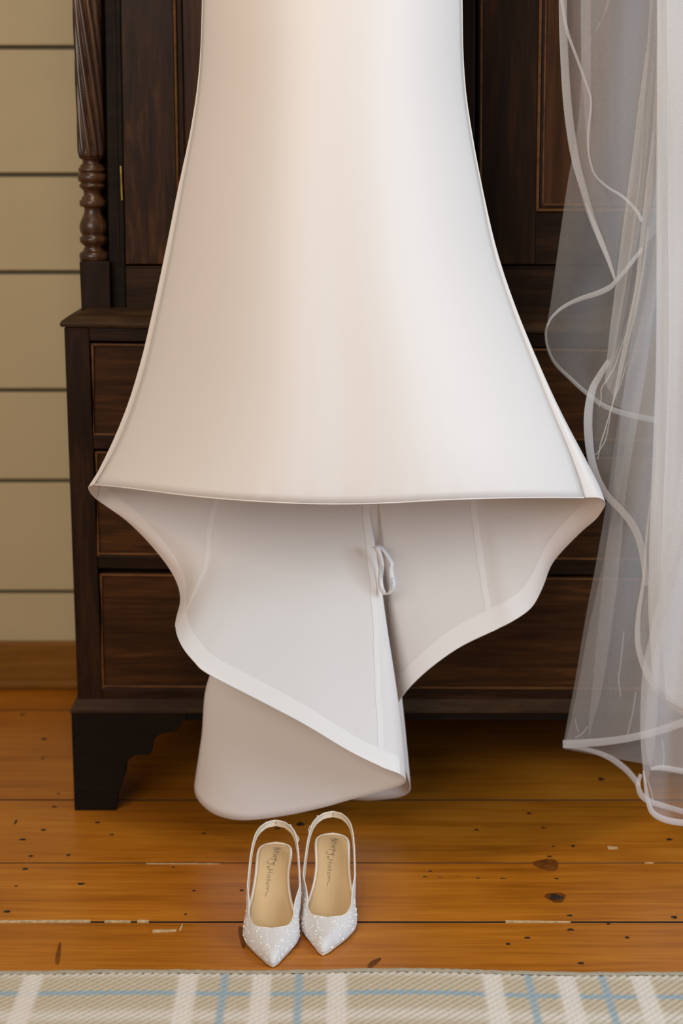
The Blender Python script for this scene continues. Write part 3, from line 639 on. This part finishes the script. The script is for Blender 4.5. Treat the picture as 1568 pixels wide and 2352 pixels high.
ribbon([(1494,1766),(1520,1763),(1550,1768),(1610,1778)], 2.60, [8,12,13,13])
sheet([(1620,-420),(1600,900),(1520,1400),(1480,1640),(1485,1740),(1494,1768)], [(1680,-420),(1680,900),(1680,1400),(1680,1640),(1680,1740),(1680,1795)], 2.605, n=16, amp=0.006)
for pts in ([(1488,1795),(1496,1822),(1500,1845)], [(1520,1700),(1524,1735),(1521,1770)]): ribbon(pts, 2.474, 2.5, name='crease_fold', n=12)

# ------------------------------------------------------------------ shoes
M_upper = plain('ivory_shoe_fabric', (0.68, 0.655, 0.645), 0.45, noise=0.06, nscale=900, bump=0.4)
M_lin = plain('cream_lining', (0.70, 0.60, 0.47), 0.5)
M_sock = plain('tan_insole', (0.62, 0.43, 0.23), 0.33, 0.5, noise=0.04, nscale=30)
M_rim = plain('cream_insole_binding', (0.78, 0.70, 0.62), 0.35)
M_sole = plain('dark_shoe_sole', (0.10, 0.06, 0.035), 0.5)
M_heel = plain('ivory_heel', (0.74, 0.68, 0.62), 0.35)
M_cry = plain('crystal_studs', (0.80, 0.80, 0.84), 0.12, 0.9)
M_prl = plain('pearl_studs', (0.86, 0.83, 0.80), 0.15, 0.8)
M_ink = plain('grey_ink', (0.16, 0.15, 0.13), 0.5)
M_stit = plain('brown_stitching', (0.34, 0.22, 0.11), 0.6)
LEN = 0.252
wid = [(0, 0.0004), (0.003, 0.0040), (0.009, 0.0085), (0.02, 0.0140), (0.04, 0.0245), (0.06, 0.0335), (0.075, 0.0375), (0.09, 0.0388), (0.105, 0.0382), (0.125, 0.0345), (0.15, 0.0285), (0.175, 0.0255), (0.20, 0.0258), (0.22, 0.0258), (0.236, 0.0222), (0.246, 0.0140), (0.252, 0.0005)]
def zsole(s): t = np.clip((s - 0.080) / 0.150, 0, 1); return 0.004 + 0.064 * (t * t * (3 - 2 * t))
# signature strokes: x runs along the writing, y up, from hand-drawn poly lines
LET = [[(0,.55),(.02,1.0)],[(-.10,-.1),(0,.9),(.25,1.05),(.32,.8),(.05,.55),(.34,.4),(.3,.1),(-.02,.0)],[(.75,.75),(.5,.65),(.46,.3),(.72,.15)],[(.48,.42),(.68,.45)],[(1.0,1.0),(.98,.05)],[(.82,.62),(1.18,.7)],[(1.5,.62),(1.32,.55),(1.5,.32),(1.3,.1)],[(1.66,.32),(1.86,.42),(1.78,.62),(1.64,.4),(1.68,.12),(1.86,.1)],[(2.0,.68),(2.1,.35),(2.3,.62)],[(2.34,.85),(2.05,-.35)],[(2.2,.60),(2.5,.35),(2.95,.05)]]
LET2 = [[(.0,1.0),(.55,1.0)],[(.3,1.0),(.28,.15),(.1,-.12),(-.12,.1)],[(.62,.35),(.52,.15),(.66,.05),(.76,.22),(.62,.35)],[(.92,.95),(.9,.05)],[(1.25,.95),(1.22,.05)],[(.9,.5),(1.24,.52)],[(1.42,.05),(1.46,.55),(1.66,.1),(1.7,.6)],[(2.05,.62),(1.86,.5),(2.04,.28),(1.84,.08)],[(2.22,.4),(2.16,.16),(2.32,.08),(2.38,.3),(2.22,.4)],[(2.5,.05),(2.54,.5),(2.74,.08),(2.8,.45),(3.2,.1),(3.5,.05)]]
def make_shoe(toe, heel_dir, side, label, word_off):
    """toe: floor point under the tip; heel_dir: unit XY vector from toe to heel; side = +1 when the elastic sits on +x"""
    root = empty('slingback_shoe', (toe[0], toe[1], 0), label, 'shoe', 'pair of bridal slingbacks')
    hx, hy = heel_dir; rx, ry = hy, -hx                           # shoe x axis (to the right when looking from toe to heel)
    def T(x, s, z): return np.array([toe[0] + x * rx + s * hx, toe[1] + x * ry + s * hy, z])
    ss = np.concatenate([np.linspace(0, 0.02, 7)[:-1], np.linspace(0.02, 0.236, 40)[:-1], np.linspace(0.236, LEN, 10)])
    skew = lambda s: -side * float(sm(s, [(0, 0), (0.05, 0.0026), (0.09, 0.0036), (0.14, 0.0052), (0.17, 0.0046), (0.21, 0.0018), (0.25, 0.0), (0.27, 0.0)]))
    # insole, binding and sole
    def deck(sc_, dz, z2):
        top = [[T(skew(s) + sc_ * float(sm(s, wid)) * e, s, zsole(s) + dz + (0.0012 * e * e)) for e in np.linspace(-1, 1, 13)] for s in ss]
        return np.array(top)
    top = deck(0.93, 0.0065, 0)[ss > 0.036]; n, m = top.shape[:2]
    mk('insole', top.reshape(-1, 3), gridf(n, m), M_sock, root, smooth=True, solid=0.0015)
    edge = [T(skew(s) + 0.94 * float(sm(s, wid)), s, zsole(s) + 0.0070) for s in ss if s > 0.05] ; edge2 = [T(skew(s) - 0.94 * float(sm(s, wid)), s, zsole(s) + 0.0070) for s in ss if s > 0.05][::-1]
    mk('insole_binding', *tube(edge + edge2[1:], 0.0021, 7), M_rim, root, smooth=True)
    lo = deck(0.955, 0.0045, 0); bo = deck(0.93, 0.0 - 0.004 + 0.0003, 0); n, m = lo.shape[:2]
    lo[:8, :, 2] -= 0.002
    b0 = bo.reshape(-1, 3); b0[:, 2] = np.maximum(b0[:, 2], 0.0003)
    V = np.vstack([lo.reshape(-1, 3), b0]); nm = n * m; ring = [i * m for i in range(n)] + [i * m + m - 1 for i in range(n - 1, -1, -1)]
    f = gridf(n, m) + [tuple(i + nm for i in reversed(q)) for q in gridf(n, m)] + [(ring[i], ring[(i + 1) % len(ring)], ring[(i + 1) % len(ring)] + nm, ring[i] + nm) for i in range(len(ring))]
    mk('sole', V, f, M_heel, root, smooth=False)
    # heel: slim, tapering from the seat to a small tip
    V = []; lev = [(1.0, 0.0), (0.72, 0.16), (0.46, 0.4), (0.34, 0.7), (0.32, 1.0)]
    for sc_, t in lev:
        zt = zsole(0.228) - 0.003
        for k in range(16):
            a = 2 * math.pi * k / 16
            V.append(T(0.0205 * sc_ * math.cos(a) + skew(.23), 0.229 + 0.002 * t + 0.019 * sc_ * math.sin(a), max((zt + (0.004 * math.sin(a) if t == 0 else 0)) * (1 - t), 0.0)))
    mk('heel', V, gridf(len(lev), 16, closed_m=True) + [tuple(range(64, 80))], M_heel, root, smooth=True)
    # upper: two halves meeting over the toe, running back into the sling strap
    hgt = [(0, 0.0008), (0.003, 0.0075), (0.009, 0.0115), (0.03, 0.0170), (0.058, 0.0245), (0.075, 0.032), (0.095, 0.041), (0.12, 0.045), (0.14, 0.046)]
    sV = 0.058
    alp = [(0, 90), (sV, 90), (sV + 0.0025, 76), (sV + 0.006, 62), (sV + 0.013, 51), (sV + 0.027, 43), (sV + 0.037, 39), (0.15, 40)]
    Lst = 0.262                                                       # rear of the sling
    stx = [(0.10, 0.0385), (0.13, 0.0380), (0.16, 0.0365), (0.19, 0.0345), (0.215, 0.0315), (0.235, 0.0265), (0.250, 0.0185), (0.258, 0.0105), (Lst, 0.0)]
    stz = [(0.10, 0.036), (0.13, 0.054), (0.16, 0.071), (0.19, 0.086), (0.215, 0.096), (0.235, 0.102), (0.250, 0.105), (Lst, 0.107)]
    sth = [(0.10, 0.033), (0.118, 0.036), (0.135, 0.029), (0.155, 0.022), (0.175, 0.016), (0.20, 0.0115), (0.23, 0.0092), (Lst, 0.0085)]
    us = np.concatenate([0.012 * np.linspace(0, 1, 9)[:-1] ** 1.6, np.linspace(0.012, sV, 26)[:-1], np.linspace(sV, 0.15, 26)[:-1], np.linspace(0.15, 0.235, 20)[:-1], 0.235 + (Lst - 0.235) * np.sin(np.linspace(0, math.pi / 2, 14))])
    NBt = 17; halves = {}
    for sg in (-1, 1):
        G = np.zeros((len(us), NBt, 3)); 
        for i, s in enumerate(us):
            bl = np.clip((s - 0.092) / 0.05, 0, 1); bl = bl * bl * (3 - 2 * bl)
            wv = float(sm(min(s, 0.15), wid)) * 1.0 + 0.0004; hh = float(sm(min(s, 0.14), hgt)); zb = zsole(min(s, 0.15)) + 0.0015; am = math.radians(float(ip(min(s, 0.15), alp)))
            for k in range(NBt):
                b = k / (NBt - 1)
                a = am * b
                x1 = wv * math.cos(a) ** 0.85 if a < math.pi / 2 - 1e-6 else 0.0
                z1 = zb + hh * math.sin(a) ** 0.95
                X2 = float(sm(max(s, 0.10), stx)); Zt = float(sm(max(s, 0.10), stz)); Hh = float(sm(max(s, 0.10), sth))
                Z2 = Zt - Hh * (1 - b)
                x2 = X2 + 0.0010 * math.sin(math.pi * b) - 0.0025 * (1 - bl) * b
                x = x1 * (1 - bl) + x2 * bl; z = z1 * (1 - bl) + Z2 * bl
                kx = skew(s) * (1 - 0.85 * bl)
                G[i, k] = T(kx + sg * x, s, z)
        halves[sg] = G
    A, Bh = halves[1], halves[-1]; nu = len(us)
    V = np.vstack([A.reshape(-1, 3), Bh.reshape(-1, 3)]); off = nu * NBt
    f = gridf(nu, NBt) + [tuple(i + off for i in reversed(q)) for q in gridf(nu, NBt)]
    if side < 0 or True: pass
    o = mk('upper', V, f, M_upper, root, smooth=True, solid=0.0014)
    wd = o.modifiers.new('weld', 'WELD'); wd.merge_threshold = 0.0004; o.modifiers.move(1, 0)
    # topline piping all the way round, pale
    iV = int(np.argmin(abs(us - sV)))
    pts = [A[i, -1] for i in range(iV, nu)] + [Bh[i, -1] for i in range(nu - 1, iV - 1, -1)]
    mk('topline_binding', *tube(pts + pts[:1], 0.0011, 6), M_rim, root, smooth=True)
    # cream lining inside the upper and strap
    Ns = []
    for G, sg in ((A, 1), (Bh, -1)):
        N = normals(G) ; ctr = T(0, 0.13, 0.05); s0 = np.sign(((G - ctr) * N).sum(2).mean()); Ns.append((G, N * s0))
        inn = G - N * s0 * 0.0013
        grid('lining', inn[8:], M_lin, root)
    # stone rows and scattered larger pearls
    OCT = np.array([(1,0,0),(-1,0,0),(0,1,0),(0,-1,0),(0,0,1),(0,0,-1)], float); OF = [(0,2,4),(2,1,4),(1,3,4),(3,0,4),(2,0,5),(1,2,5),(3,1,5),(0,3,5)]
    V, f = [], []
    def stud(p, nrm, r, store, ball):
        n0 = len(store[0]); store[0].extend((p + nrm * r * 0.25 + ball[0] * r).tolist()); store[1].extend([tuple(i + n0 for i in q) for q in ball[1]])
    cs = ([], []); ps = ([], [])
    lat, lon = 5, 8; bv = [(0, 0, 1)] + [(math.sin(math.pi * i / lat) * math.cos(2 * math.pi * j / lon), math.sin(math.pi * i / lat) * math.sin(2 * math.pi * j / lon), math.cos(math.pi * i / lat)) for i in range(1, lat) for j in range(lon)] + [(0, 0, -1)]
    bf = [(0, 1 + j, 1 + (j + 1) % lon) for j in range(lon)] + [(1 + i * lon + j, 1 + (i + 1) * lon + j, 1 + (i + 1) * lon + (j + 1) % lon, 1 + i * lon + (j + 1) % lon) for i in range(lat - 2) for j in range(lon)] + [(1 + (lat - 2) * lon + (j + 1) % lon, 1 + (lat - 2) * lon + j, 1 + (lat - 1) * lon) for j in range(lon)]
    BALL = (np.array(bv), bf)
    for G, N in Ns:
        # walk rows of stones: constant b, spaced along s
        for k in np.arange(0.03, 0.99, 0.040):
            kk = k * (NBt - 1); k0 = int(kk); t = kk - k0
            line = G[:, k0] * (1 - t) + G[:, min(k0 + 1, NBt - 1)] * t; nl = N[:, k0]
            L_ = np.concatenate([[0], np.cumsum(np.linalg.norm(np.diff(line, axis=0), axis=1))])
            for q in np.arange(0.0015, L_[-1] - 0.0005, 0.0021):
                i = min(int(np.searchsorted(L_, q)) - 1, nu - 2); tt = (q - L_[i]) / max(L_[i+1] - L_[i], 1e-9)
                if us[i] > 0.16 and int(round(k / 0.04)) % 3: continue
                p = line[i] * (1 - tt) + line[i+1] * tt; stud(p + rng.normal(0, 0.00012, 3), nl[i], 0.00062 + 0.0002 * rng.random(), cs, (OCT, OF))
        for _ in range(48):
            i = int(np.argmin(abs(us - (0.006 + 0.105 * rng.random())))); k = int(rng.integers(1, NBt - 2)); stud(G[i, k], N[i, k], 0.0012 + 0.0006 * rng.random(), ps, BALL)
        for _ in range(26):
            i = int(rng.integers(iV, nu - 4)); k = int(rng.integers(2, NBt - 3)); stud(G[i, k], N[i, k], 0.0010 + 0.0003 * rng.random(), ps, BALL)
    mk('crystal_studs', cs[0], cs[1], M_cry, root, kind='stuff', label='tiny crystal stones covering the upper')
    mk('pearl_studs', ps[0], ps[1], M_prl, root, kind='stuff', smooth=True, label='scattered larger pearls')
    # elastic insert on the inner side of the strap
    G = halves[side]; i0, i1 = int(np.argmin(abs(us - 0.222))), int(np.argmin(abs(us - 0.247)))
    N = dict(zip((1, -1), [x[1] for x in Ns]))[side]
    el = np.array([[G[i, k] + N[i, k] * 0.0017 for k in (1, 5, 8, 11, 15)] for i in range(i0, i1 + 1)]); el[:, 0, 2] += 0.0008; el[:, -1, 2] -= 0.0008
    grid('elastic', el, M_rim, root, solid=0.0012)
    for ii in (i0, i1): mk('elastic_end', *tube([G[ii, 0] + N[ii, 0] * 0.002, G[ii, 8] + N[ii, 8] * 0.003, G[ii, -1] + N[ii, -1] * 0.002], 0.0016, 6), M_rim, root, smooth=True)
    # stitched line round the insole
    st = ([], [])
    for sg in (-1, 1):
        for s in np.arange(0.05, 0.244, 0.0024):
            p = T(skew(s) + sg * 0.80 * float(sm(s, wid)), s, zsole(s) + 0.0085); stud(p, np.array([0, 0, 1.0]), 0.00042, st, (OCT, OF))
    mk('stitching', st[0], st[1], M_stit, root, kind='stuff')
    # handwriting on the insole: reads from heel to toe, letter tops to the +x side of the photograph
    pr_ = []
    for LT, s0, xo, sc_ in ((LET, 0.231 + word_off, -0.0020, 0.0128), (LET2, 0.199 + word_off, -0.0080, 0.0150)):
        for stroke in LT:
            q = cr(stroke, max(3, 5 * (len(stroke) - 1)))
            pts = []
            for a, b in q:
                s = s0 - a * sc_ * 1.02; x = xo + b * 0.0098
                pts.append(T(skew(s) + x, s, zsole(s) + 0.0079 + 0.0010 * (x / (0.93 * float(sm(s, wid)))) ** 2))
            pr_.append(tube(pts, 0.00024, 5))
    mk('insole_lettering', *merge(pr_), M_ink, root, label='thin grey handwritten name printed along the insole')
    return root
def place(toe_px, heel_px, zh):
    a = F(*toe_px, 0.004); b = F(*heel_px, zh); d = (b - a)[:2]; L_ = np.linalg.norm(d); return a, d / L_, L_
a, d, L1 = place((626, 2217), (633, 1940), 0.074)
make_shoe(a, d, +1, 'left crystal-studded ivory slingback, its pointed toe touching the rug', 0.0)
a, d, L2 = place((741, 2190), (764, 1912), 0.074)
make_shoe(a, d, -1, 'right crystal-studded ivory slingback, set slightly further back from the rug', 0.0)
print('shoe lengths', L1, L2)

# ------------------------------------------------------------------ rug
def rug_material():
    m, nt, b = new_mat('plaid_wool'); L = nt.links.new
    at = nd(nt, 'ShaderNodeVertexColor', layer_name='yarn'); L(at.outputs[0], b.inputs['Base Color'])
    b.inputs['Roughness'].default_value = 0.9; b.inputs['Specular IOR Level'].default_value = 0.15; b.inputs['Sheen Weight'].default_value = 0.25
    n = nd(nt, 'ShaderNodeTexNoise'); n.inputs['Scale'].default_value = 900; tc = nd(nt, 'ShaderNodeTexCoord'); L(tc.outputs['Object'], n.inputs['Vector'])
    bp = nd(nt, 'ShaderNodeBump'); bp.inputs['Strength'].default_value = 0.5; bp.inputs['Distance'].default_value = 0.001; L(n.outputs[0], bp.inputs['Height']); L(bp.outputs[0], b.inputs['Normal'])
    return m
rug = empty('plaid_rug', (0, 1.8, 0), 'beige wool rug with white and pale blue plaid stripes, below the shoes', 'rug')
TH = 0.011
def edgeY(X): return F(784 + X * 1695, 2222, TH)[1] + 0.004 * math.sin(X * 7.1 + 1.0) + 0.0025 * math.sin(X * 17.0) - 0.010 * X
x0, x1 = -0.95, 0.95; nx, ny = 760, 150; near = 1.55
BE, WH, BL = np.array([0.56, 0.475, 0.345]), np.array([0.74, 0.675, 0.61]), np.array([0.28, 0.375, 0.43])
BE2 = np.array([0.45, 0.36, 0.24])
def inb(x, c, w, s=0.0012): return 1 / (1 + np.exp(-(w / 2 - np.abs(x - c)) / s))
Xs = np.linspace(x0, x1, nx); U = np.concatenate([np.linspace(0, 0.24, 100)[:-1], np.linspace(0.24, 0.58, ny - 99)])
V = np.zeros((len(U), nx, 3)); COL = np.ones((len(U), nx, 4))
z2237 = 1690.0
per = 0.405; c0 = (439 - 784) / z2237
for j, X in enumerate(Xs):
    e = edgeY(X)
    r = ((X - c0 + 0.0) / per) % 1.0 * per
    wv = max(inb(r, q, 0.0255) for q in (0.0, 0.098, 0.198, per, ))
    bv_ = max(inb(r, q, 0.0105, 0.0006) for q in (0.0485, 0.1475))
    for i, u in enumerate(U):
        Y = e - 0.014 - u
        d = u + 0.014
        tw = math.sin(2 * math.pi * (X / 0.0118 + u / 0.0130)); 
        wh = max(inb(u, 0.008, 0.012, 0.002) * 0.55, inb(u, 0.118, 0.026, 0.004) * 0.75, inb(u, 0.215, 0.026, 0.004) * 0.8)
        bh = inb(u, 0.060 + 0.006 * X, 0.0115, 0.0006)
        mixc = BE * (0.5 + 0.5 * tw) + BE2 * (0.5 - 0.5 * tw)
        mixc = mixc * (1 - wh) + (WH * (0.93 + 0.07 * tw)) * wh
        mixc = mixc * (1 - bh) + BL * bh
        mixc = mixc * (1 - 0.85 * wv) + WH * 0.85 * wv
        mixc = mixc * (1 - 0.85 * bv_) + BL * 0.85 * bv_
        COL[i, j, :3] = mixc * (0.95 + 0.1 * rng.random())
        V[i, j] = (X, Y + 0.002, TH - 0.0012 * min(1, u / 0.02) ** 0 - 0.0012 * max(0, 1 - u / 0.006) + 0.0013 * tw * (1 - 0.5 * wv) + 0.0004 * math.sin(X * 900))
me_o = mk('woven_face', V.reshape(-1, 3), gridf(len(U), nx), rug_material(), rug, smooth=True)
ca = me_o.data.color_attributes.new('yarn', 'FLOAT_COLOR', 'POINT'); ca.data.foreach_set('color', COL.reshape(-1))
# bound edge: a rolled border strip along the front edge, and the body underneath
M_bind = plain('beige_rug_binding', (0.44, 0.39, 0.30), 0.9, 0.1, noise=0.15, nscale=250, bump=0.6)
B = []
for q in range(9):
    a = math.pi * q / 8 * 0.62
    B.append([(X, edgeY(X) - 0.016 + (0.016) * math.sin(a) ** 0.8, 0.0002 + (TH - 0.0012) * (max(math.cos(a * 0.81), 0)) ** 0.5 + 0.0005 * math.sin(X * 400 + 60 * math.sin(X * 9)) ) for X in np.linspace(x0, x1, 300)])
grid('edge_binding', B, M_bind, rug)
V = []
for X in np.linspace(x0, x1, 60): e = edgeY(X) - 0.006; V += [(X, e, 0.0002), (X, 1.55, 0.0002), (X, e, TH * 0.6), (X, 1.55, TH * 0.6)]
f = []
for i in range(59):
    a, b = 4 * i, 4 * i + 4; f += [(a, a+1, b+1, b), (a+2, b+2, b+3, a+3), (a, b, b+2, a+2), (a+1, a+3, b+3, b+1)]
mk('rug_backing', V, f, M_bind, rug)
